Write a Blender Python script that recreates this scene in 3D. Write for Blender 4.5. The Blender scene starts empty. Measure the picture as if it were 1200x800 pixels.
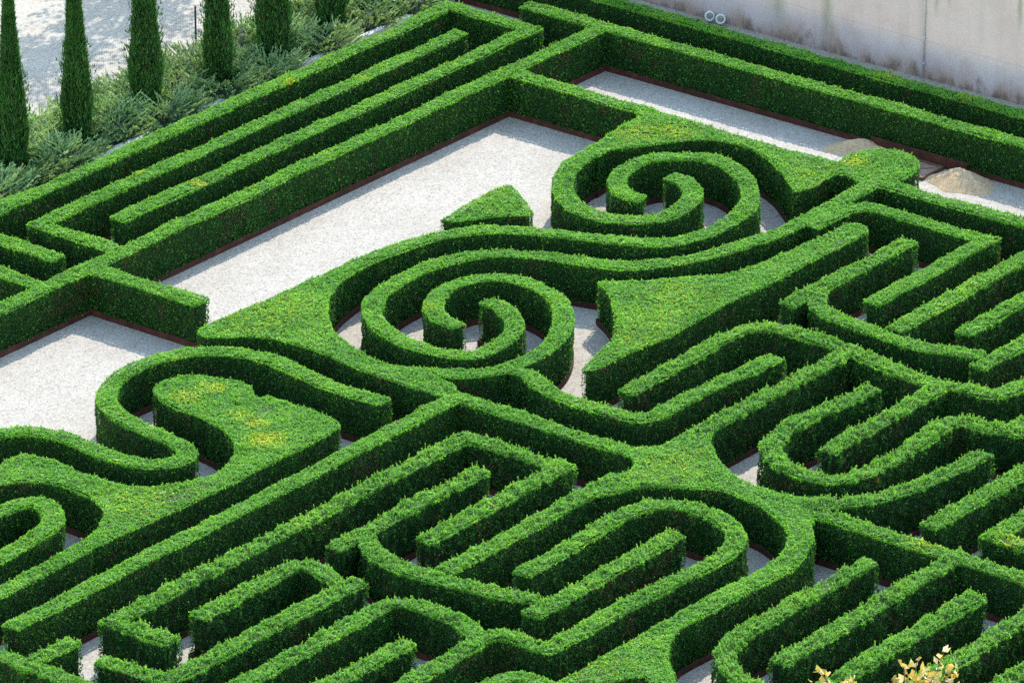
import bpy, bmesh, math, random
import numpy as np
from mathutils import Vector, Matrix
from mathutils.geometry import tessellate_polygon

sc = bpy.context.scene
col = sc.collection
R = math.radians
rng = np.random.default_rng(7)
random.seed(7)

# ------------------------------------------------------------------ camera
# Garden frame, metres: x runs along the long hedges, y across them, z up.
cam_d = bpy.data.cameras.new('camera')
cam = bpy.data.objects.new('camera', cam_d)
col.objects.link(cam)
CAM = Vector((-105.113, -82.124, 58.0))
cam.location = CAM
cam.rotation_euler = (R(90 - 23.5), 0, R(-52.0))
cam_d.sensor_fit = 'HORIZONTAL'
cam_d.sensor_width = 36.0
cam_d.lens = 255.0
cam_d.clip_start = 1.0
cam_d.clip_end = 2000.0
sc.camera = cam

# ------------------------------------------------------------------ sky, sun, exposure
SUN = Vector((1.02, 0.37, 1.0)).normalized()
elev = math.asin(SUN.z)
azim = math.atan2(SUN.x, SUN.y)
world = bpy.data.worlds.new('World')
sc.world = world
world.use_nodes = True
wn = world.node_tree.nodes
wl = world.node_tree.links
wn.clear()
sky = wn.new('ShaderNodeTexSky')
sky.sky_type = 'NISHITA'
sky.sun_disc = False
sky.sun_elevation = elev
sky.sun_rotation = azim
sky.air_density = 2.0
sky.dust_density = 0.3
sky.ozone_density = 0.2
bg = wn.new('ShaderNodeBackground')
bg.inputs['Strength'].default_value = 0.15
wo = wn.new('ShaderNodeOutputWorld')
wl.new(sky.outputs[0], bg.inputs['Color'])
wl.new(bg.outputs[0], wo.inputs['Surface'])
sl = bpy.data.lights.new('sun', 'SUN')
sl.energy = 2.4
sl.angle = R(0.53)
sl.color = (1.0, 0.93, 0.80)
so = bpy.data.objects.new('sun', sl)
col.objects.link(so)
so.rotation_euler = SUN.to_track_quat('Z', 'Y').to_euler()
so.location = SUN * 60
sc.view_settings.view_transform = 'Standard'
sc.view_settings.look = 'None'
sc.view_settings.exposure = 1.85
sc.view_settings.gamma = 1.0
sc.view_settings.use_curve_mapping = False
sc.cycles.use_denoising = False
sc.cycles.max_bounces = 8
sc.cycles.transmission_bounces = 4
sc.cycles.diffuse_bounces = 5


# ------------------------------------------------------------------ helpers
def tag(o, label=None, cat=None, group=None, kind=None):
    if label: o['label'] = label
    if cat: o['category'] = cat
    if group: o['group'] = group
    if kind: o['kind'] = kind
    return o


def empty(name, loc=(0, 0, 0)):
    o = bpy.data.objects.new(name, None)
    col.objects.link(o)
    o.location = loc
    o.empty_display_size = 0.2
    return o


def link(name, me, mat, parent=None):
    o = bpy.data.objects.new(name, me)
    col.objects.link(o)
    if mat: me.materials.append(mat)
    if parent: 
        o.parent = parent
        o.matrix_parent_inverse = Matrix.Translation(-parent.location)
    return o


def mesh_from(name, verts, faces, smooth=False):
    me = bpy.data.meshes.new(name)
    me.from_pydata([tuple(v) for v in verts], [], faces)
    me.update()
    if smooth:
        me.polygons.foreach_set('use_smooth', [True] * len(me.polygons))
    return me


def tri_mesh(name, V, colr):
    """V (n,3,3) loose triangles, colr (n,3) colour of each."""
    n = len(V)
    me = bpy.data.meshes.new(name)
    me.vertices.add(3 * n)
    me.vertices.foreach_set('co', V.astype(np.float32).ravel())
    me.loops.add(3 * n)
    me.loops.foreach_set('vertex_index', np.arange(3 * n, dtype=np.int32))
    me.polygons.add(n)
    me.polygons.foreach_set('loop_start', np.arange(0, 3 * n, 3, dtype=np.int32))
    a = me.attributes.new('tint', 'FLOAT_COLOR', 'FACE')
    c4 = np.ones((n, 4), np.float32)
    c4[:, :3] = colr
    a.data.foreach_set('color', c4.ravel())
    me.update()
    return me


def box_bm(bm, x0, x1, y0, y1, z0, z1, bevel=0.0):
    r = bmesh.ops.create_cube(bm, size=1.0)
    for v in r['verts']:
        v.co = Vector((x0 + (v.co.x + .5) * (x1 - x0), y0 + (v.co.y + .5) * (y1 - y0), z0 + (v.co.z + .5) * (z1 - z0)))
    if bevel:
        es = list({e for v in r['verts'] for e in v.link_edges})
        bmesh.ops.bevel(bm, geom=es, offset=bevel, segments=1, affect='EDGES')


def bm_obj(name, bm, mat, parent=None, smooth=False):
    me = bpy.data.meshes.new(name)
    bm.to_mesh(me)
    bm.free()
    if smooth:
        me.polygons.foreach_set('use_smooth', [True] * len(me.polygons))
    return link(name, me, mat, parent)


def box(name, x0, x1, y0, y1, z0, z1, mat, parent=None, bevel=0.0):
    bm = bmesh.new()
    box_bm(bm, x0, x1, y0, y1, z0, z1, bevel)
    return bm_obj(name, bm, mat, parent)


def tube(pts, rad, seg=7):
    """verts, faces of a tapered tube along pts."""
    V, Fc = [], []
    pts = [Vector(p) for p in pts]
    n = len(pts)
    for i, p in enumerate(pts):
        t = (pts[min(i + 1, n - 1)] - pts[max(i - 1, 0)]).normalized()
        a = t.orthogonal().normalized()
        b = t.cross(a)
        r = rad[i] if hasattr(rad, '__len__') else rad
        for k in range(seg):
            th = 2 * math.pi * k / seg
            V.append(p + (a * math.cos(th) + b * math.sin(th)) * r)
    for i in range(n - 1):
        for k in range(seg):
            k2 = (k + 1) % seg
            Fc.append((i * seg + k, i * seg + k2, (i + 1) * seg + k2, (i + 1) * seg + k))
    Fc.append(tuple(range(seg))[::-1])
    Fc.append(tuple((n - 1) * seg + k for k in range(seg)))
    return V, Fc


def _h(ix, iy, iz, seed):
    h = (ix * 374761393 + iy * 668265263 + iz * 2147483647 + seed * 144665) & 0xFFFFFFFF
    h = ((h ^ (h >> 13)) * 1274126177) & 0xFFFFFFFF
    return ((h ^ (h >> 16)) & 0xFFFF) / 65535.0


def vnoise(P, s, seed=0):
    """value noise 0..1 at points P (n,3), cell size s."""
    q = P / s + 1000.0
    i = np.floor(q).astype(np.int64)
    f = q - i
    f = f * f * (3 - 2 * f)
    r = 0
    for a in (0, 1):
        for b in (0, 1):
            for c in (0, 1):
                w = (f[:, 0] if a else 1 - f[:, 0]) * (f[:, 1] if b else 1 - f[:, 1]) * (f[:, 2] if c else 1 - f[:, 2])
                r = r + w * _h(i[:, 0] + a, i[:, 1] + b, i[:, 2] + c, seed)
    return r


def unit(a):
    return a / (np.linalg.norm(a, axis=-1, keepdims=True) + 1e-9)


# ------------------------------------------------------------------ materials
def new_mat(name):
    m = bpy.data.materials.new(name)
    m.use_nodes = True
    nt = m.node_tree
    nt.nodes.clear()
    out = nt.nodes.new('ShaderNodeOutputMaterial')
    return m, nt.nodes, nt.links, out


def bsdf(nodes, rough=.6, spec=.3):
    b = nodes.new('ShaderNodeBsdfPrincipled')
    b.inputs['Roughness'].default_value = rough
    b.inputs['Specular IOR Level'].default_value = spec
    return b


def ramp(nodes, stops):
    r = nodes.new('ShaderNodeValToRGB')
    e = r.color_ramp.elements
    while len(e) < len(stops): e.new(0.5)
    for k, (p, c) in enumerate(stops):
        e[k].position = p
        e[k].color = (*c, 1) if len(c) == 3 else c
    return r


def noise(nodes, links, scale, detail=4, rough=.6, vec=None):
    n = nodes.new('ShaderNodeTexNoise')
    n.inputs['Scale'].default_value = scale
    n.inputs['Detail'].default_value = detail
    n.inputs['Roughness'].default_value = rough
    if vec: links.new(vec, n.inputs['Vector'])
    return n


def mixc(nodes, links, fac, a, b, mode='MIX'):
    m = nodes.new('ShaderNodeMix')
    m.data_type = 'RGBA'
    m.blend_type = mode
    for s, v in ((0, fac), (6, a), (7, b)):
        if hasattr(v, 'is_output'): links.new(v, m.inputs[s])
        elif s == 0: m.inputs[0].default_value = v
        else: m.inputs[s].default_value = (*v, 1)
    return m.outputs[2]


def geo_pos(nodes):
    return nodes.new('ShaderNodeNewGeometry').outputs['Position']


def leaf_mat(name, trans=0.48, rough=.5, spec=.16, tmul=(1.7, 1.55, .7)):
    m, N, L, out = new_mat(name)
    at = N.new('ShaderNodeAttribute')
    at.attribute_name = 'tint'
    b = bsdf(N, rough, spec)
    L.new(at.outputs['Color'], b.inputs['Base Color'])
    t = N.new('ShaderNodeBsdfTranslucent')
    tc = mixc(N, L, 1.0, at.outputs['Color'], tmul, 'MULTIPLY')
    L.new(tc, t.inputs['Color'])
    mx = N.new('ShaderNodeMixShader')
    mx.inputs[0].default_value = trans
    L.new(b.outputs[0], mx.inputs[1])
    L.new(t.outputs[0], mx.inputs[2])
    L.new(mx.outputs[0], out.inputs['Surface'])
    return m


def core_mat(name, c0, c1, scale=28.0):
    m, N, L, out = new_mat(name)
    b = bsdf(N, .7, .15)
    p = geo_pos(N)
    n = noise(N, L, scale, 3, .7, p)
    r = ramp(N, [(.35, c0), (.7, c1)])
    L.new(n.outputs['Fac'], r.inputs[0])
    L.new(r.outputs[0], b.inputs['Base Color'])
    bp = N.new('ShaderNodeBump')
    bp.inputs['Strength'].default_value = 1.0
    bp.inputs['Distance'].default_value = .03
    L.new(n.outputs['Fac'], bp.inputs['Height'])
    L.new(bp.outputs[0], b.inputs['Normal'])
    L.new(b.outputs[0], out.inputs['Surface'])
    return m


def gravel_mat():
    m, N, L, out = new_mat('white_gravel')
    b = bsdf(N, .85, .2)
    p = geo_pos(N)
    v = N.new('ShaderNodeTexVoronoi')
    v.inputs['Scale'].default_value = 30.0
    L.new(p, v.inputs['Vector'])
    stone = ramp(N, [(0, (.205, .185, .164)), (.25, (.288, .262, .236)), (.6, (.332, .303, .274)), (1, (.372, .342, .310))])
    sepc = N.new('ShaderNodeSeparateColor')
    L.new(v.outputs['Color'], sepc.inputs[0])
    L.new(sepc.outputs[0], stone.inputs[0])
    big = noise(N, L, .7, 5, .6, p)
    br = ramp(N, [(.3, (.86, .845, .82)), (.7, (1, 1, 1))])
    L.new(big.outputs['Fac'], br.inputs[0])
    c = mixc(N, L, 1.0, stone.outputs[0], br.outputs[0], 'MULTIPLY')
    tr = noise(N, L, 3.2, 6, .7, p)
    tr2 = ramp(N, [(.32, (.90, .89, .875)), (.6, (1, 1, 1))])
    L.new(tr.outputs['Fac'], tr2.inputs[0])
    c = mixc(N, L, 1.0, c, tr2.outputs[0], 'MULTIPLY')
    # scattered dark grit and dry leaf bits
    d = N.new('ShaderNodeTexVoronoi')
    d.inputs['Scale'].default_value = 9.0
    L.new(p, d.inputs['Vector'])
    sd = N.new('ShaderNodeSeparateColor')
    L.new(d.outputs['Color'], sd.inputs[0])
    mt = N.new('ShaderNodeMath'); mt.operation = 'GREATER_THAN'; mt.inputs[1].default_value = .955
    L.new(sd.outputs[1], mt.inputs[0])
    md = N.new('ShaderNodeMath'); md.operation = 'LESS_THAN'; md.inputs[1].default_value = .28
    L.new(d.outputs['Distance'], md.inputs[0])
    mm = N.new('ShaderNodeMath'); mm.operation = 'MULTIPLY'
    L.new(mt.outputs[0], mm.inputs[0]); L.new(md.outputs[0], mm.inputs[1])
    m2 = N.new('ShaderNodeMath'); m2.operation = 'MULTIPLY'; m2.inputs[1].default_value = .6
    L.new(mm.outputs[0], m2.inputs[0])
    c = mixc(N, L, m2.outputs[0], c, (.24, .20, .15))
    L.new(c, b.inputs['Base Color'])
    bp = N.new('ShaderNodeBump')
    bp.inputs['Strength'].default_value = .55
    bp.inputs['Distance'].default_value = .02
    L.new(v.outputs['Distance'], bp.inputs['Height'])
    bp.invert = True
    L.new(bp.outputs[0], b.inputs['Normal'])
    L.new(b.outputs[0], out.inputs['Surface'])
    return m


def noisy_mat(name, stops, scale, rough=.7, spec=.25, bump=.2, dist=.01, detail=5):
    m, N, L, out = new_mat(name)
    b = bsdf(N, rough, spec)
    p = geo_pos(N)
    n = noise(N, L, scale, detail, .65, p)
    r = ramp(N, stops)
    L.new(n.outputs['Fac'], r.inputs[0])
    L.new(r.outputs[0], b.inputs['Base Color'])
    if bump:
        n2 = noise(N, L, scale * 6, 3, .6, p)
        bp = N.new('ShaderNodeBump')
        bp.inputs['Strength'].default_value = bump
        bp.inputs['Distance'].default_value = dist
        L.new(n2.outputs['Fac'], bp.inputs['Height'])
        L.new(bp.outputs[0], b.inputs['Normal'])
    L.new(b.outputs[0], out.inputs['Surface'])
    return m


M_gravel = gravel_mat()
M_leaf = leaf_mat('box_leaf')
M_core = core_mat('box_twigs', (.006, .016, .004), (.02, .05, .012))
M_steel = noisy_mat('rusted_steel', [(.3, (.035, .012, .009)), (.55, (.062, .020, .014)), (.8, (.12, .048, .028))], 5.0, .75, .2, .3, .004)
M_cyp_leaf = leaf_mat('cypress_leaf', .15, .55, .2)
M_cyp_core = core_mat('cypress_twigs', (.004, .010, .004), (.012, .028, .008), 20)
M_bark = noisy_mat('bark', [(.3, (.05, .035, .025)), (.7, (.12, .09, .065))], 20, .9, .1, .6, .01)
M_jun_leaf = leaf_mat('juniper_needle', .2, .6, .2)
M_soil = noisy_mat('bed_soil', [(.3, (.03, .025, .018)), (.7, (.08, .06, .045))], 9, .95, .1, .6, .03)
M_curb = noisy_mat('kerb_stone', [(.3, (.42, .40, .37)), (.7, (.6, .58, .55))], 6, .8, .2, .3, .004)
M_sand = noisy_mat('sand', [(.25, (.28, .185, .10)), (.5, (.42, .30, .185)), (.8, (.52, .40, .27))], 16, .95, .1, .8, .02)
M_black = noisy_mat('black_paint', [(.3, (.012, .012, .013)), (.7, (.03, .03, .03))], 12, .5, .4, 0)
M_white = noisy_mat('white_enamel', [(.3, (.50, .50, .48)), (.7, (.60, .60, .58))], 9, .4, .4, 0)
M_lens = noisy_mat('lamp_lens', [(.3, (.16, .17, .17)), (.7, (.26, .27, .27))], 9, .15, .5, 0)
M_pipe = noisy_mat('grey_pipe', [(.3, (.33, .34, .37)), (.7, (.45, .46, .49))], 5, .5, .4, 0)
M_hatch = noisy_mat('hatch_rust', [(.3, (.17, .10, .075)), (.55, (.26, .17, .13)), (.8, (.34, .24, .19))], 11, .85, .15, .4, .004)


def wall_mat():
    m, N, L, out = new_mat('stained_plaster')
    b = bsdf(N, .85, .15)
    p = geo_pos(N)
    sp = N.new('ShaderNodeSeparateXYZ')
    L.new(p, sp.inputs[0])
    Y, Z = sp.outputs[1], sp.outputs[2]

    def math_(op, a, bb, clamp=False):
        n = N.new('ShaderNodeMath'); n.operation = op; n.use_clamp = clamp
        for i, x in enumerate((a, bb)):
            if x is None: continue
            if hasattr(x, 'is_output'): L.new(x, n.inputs[i])
            else: n.inputs[i].default_value = x
        return n.outputs[0]
    base_n = noise(N, L, 1.1, 6, .6, p)
    base = ramp(N, [(.3, (.46, .375, .375)), (.5, (.515, .43, .43)), (.75, (.555, .475, .475))])
    L.new(base_n.outputs['Fac'], base.inputs[0])
    fine = noise(N, L, 16, 4, .7, p)
    fr = ramp(N, [(.3, (.90, .90, .90)), (.7, (1, 1, 1))])
    L.new(fine.outputs['Fac'], fr.inputs[0])
    c = mixc(N, L, 1.0, base.outputs[0], fr.outputs[0], 'MULTIPLY')
    # vertical run-off streaks
    cv = N.new('ShaderNodeCombineXYZ')
    L.new(math_('MULTIPLY', Y, 2.6), cv.inputs[1])
    L.new(math_('MULTIPLY', Z, .22), cv.inputs[2])
    st = noise(N, L, 1.0, 5, .65, cv.outputs[0])
    sr = ramp(N, [(.52, (0, 0, 0)), (.72, (1, 1, 1))])
    L.new(st.outputs['Fac'], sr.inputs[0])
    c = mixc(N, L, math_('MULTIPLY', sr.outputs[0], .30), c, (.29, .28, .235))
    # a few named streaks of green algae: y position, half width, lower end, strength
    for (y0, hw, zl, s) in ((5.74, .30, .10, .62), (4.41, .24, .05, .62), (1.50, .10, 1.45, .75), (1.17, .08, 1.65, .6), (-.68, .10, 1.55, .7), (7.0, .3, .3, .3)):
        wob = noise(N, L, 4, 3, .6, p)
        yy = math_('ADD', Y, math_('MULTIPLY', math_('SUBTRACT', wob.outputs['Fac'], .5), .16))
        d = math_('ABSOLUTE', math_('SUBTRACT', yy, y0), None)
        k = math_('SUBTRACT', 1.0, math_('DIVIDE', d, hw), True)
        zf = math_('MULTIPLY', math_('SUBTRACT', Z, zl), 1.6, True)
        k = math_('MULTIPLY', math_('MULTIPLY', k, zf), s)
        c = mixc(N, L, k, c, (.175, .19, .115))
    # rising damp: warm brown band with a ragged, run-down top edge
    cv2 = N.new('ShaderNodeCombineXYZ')
    L.new(math_('MULTIPLY', Y, 1.15), cv2.inputs[1])
    L.new(math_('MULTIPLY', Z, .55), cv2.inputs[2])
    dn = noise(N, L, 1.0, 6, .62, cv2.outputs[0])
    hgt = math_('MULTIPLY', math_('SUBTRACT', dn.outputs['Fac'], .30), 2.3)
    damp = math_('MULTIPLY', math_('SUBTRACT', hgt, Z), 1.7, True)
    c = mixc(N, L, math_('MULTIPLY', damp, .62), c, (.30, .165, .085))
    cv3 = N.new('ShaderNodeCombineXYZ')
    L.new(math_('MULTIPLY', Y, 2.4), cv3.inputs[1])
    L.new(math_('MULTIPLY', Z, 1.3), cv3.inputs[2])
    dn2 = noise(N, L, 1.0, 7, .7, cv3.outputs[0])
    damp2 = math_('MULTIPLY', math_('SUBTRACT', math_('MULTIPLY', math_('SUBTRACT', dn2.outputs['Fac'], .40), 1.9), Z), 3.2, True)
    c = mixc(N, L, math_('MULTIPLY', damp2, .62), c, (.070, .048, .026))
    # faint reddish joint line
    jl = math_('LESS_THAN', math_('ABSOLUTE', math_('SUBTRACT', Z, math_('ADD', .88, math_('MULTIPLY', math_('SUBTRACT', base_n.outputs['Fac'], .5), .05))), None), .012)
    c = mixc(N, L, math_('MULTIPLY', jl, .22), c, (.30, .20, .19))
    L.new(c, b.inputs['Base Color'])
    bp = N.new('ShaderNodeBump')
    bp.inputs['Strength'].default_value = .25
    bp.inputs['Distance'].default_value = .01
    L.new(fine.outputs['Fac'], bp.inputs['Height'])
    L.new(bp.outputs[0], b.inputs['Normal'])
    L.new(b.outputs[0], out.inputs['Surface'])
    return m


M_wall = wall_mat()

# ------------------------------------------------------------------ ground
gv = [(-700, -700, 0), (700, -700, 0), (700, 700, 0), (-700, 700, 0)]
g = link('ground', mesh_from('ground', gv, [(0, 1, 2, 3)]), M_gravel)
tag(g, 'white gravel ground spread between the hedges', kind='structure')
# planting bed of the cypress row
bed = box('planting_bed', -7.0, 22.0, 12.97, 15.1, -.02, .06, M_soil)
tag(bed, 'dark soil bed under the junipers and cypresses', kind='structure')
kerb = box('kerb', -7.0, 22.0, 12.82, 12.96, -.02, .12, M_curb, None, .01)
tag(kerb, 'pale stone kerb between juniper bed and outer hedge', kind='structure')

# ------------------------------------------------------------------ boundary wall with its pipe
wroot = empty('boundary_wall', (16.92, 3, 0))
tag(wroot, 'tall stained lilac white plaster wall behind the maze', 'wall')


def rel(o, root):
    o.parent = root
    o.matrix_parent_inverse = Matrix.Translation(-root.location)
    return o


rel(box('plaster_face', 16.92, 17.25, -12, 16, 0, 3.45, M_wall), wroot)
rel(box('coping', 16.84, 17.33, -12, 16, 3.453, 3.56, M_curb, None, .02), wroot)
V, Fc = tube([(16.885, 1.78, 0.02), (16.885, 1.78, 3.4)], .020, 8)
pp = rel(link('drain_pipe', mesh_from('drain_pipe', V, Fc, True), M_pipe), wroot)
for z in (.35, .95, 1.55, 2.15, 2.75, 3.2):
    bm = bmesh.new()
    box_bm(bm, 16.855, 16.919, 1.748, 1.812, z, z + .03, .004)
    cl = bm_obj('pipe_clip', bm, M_pipe)
    cl.parent = pp

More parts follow.
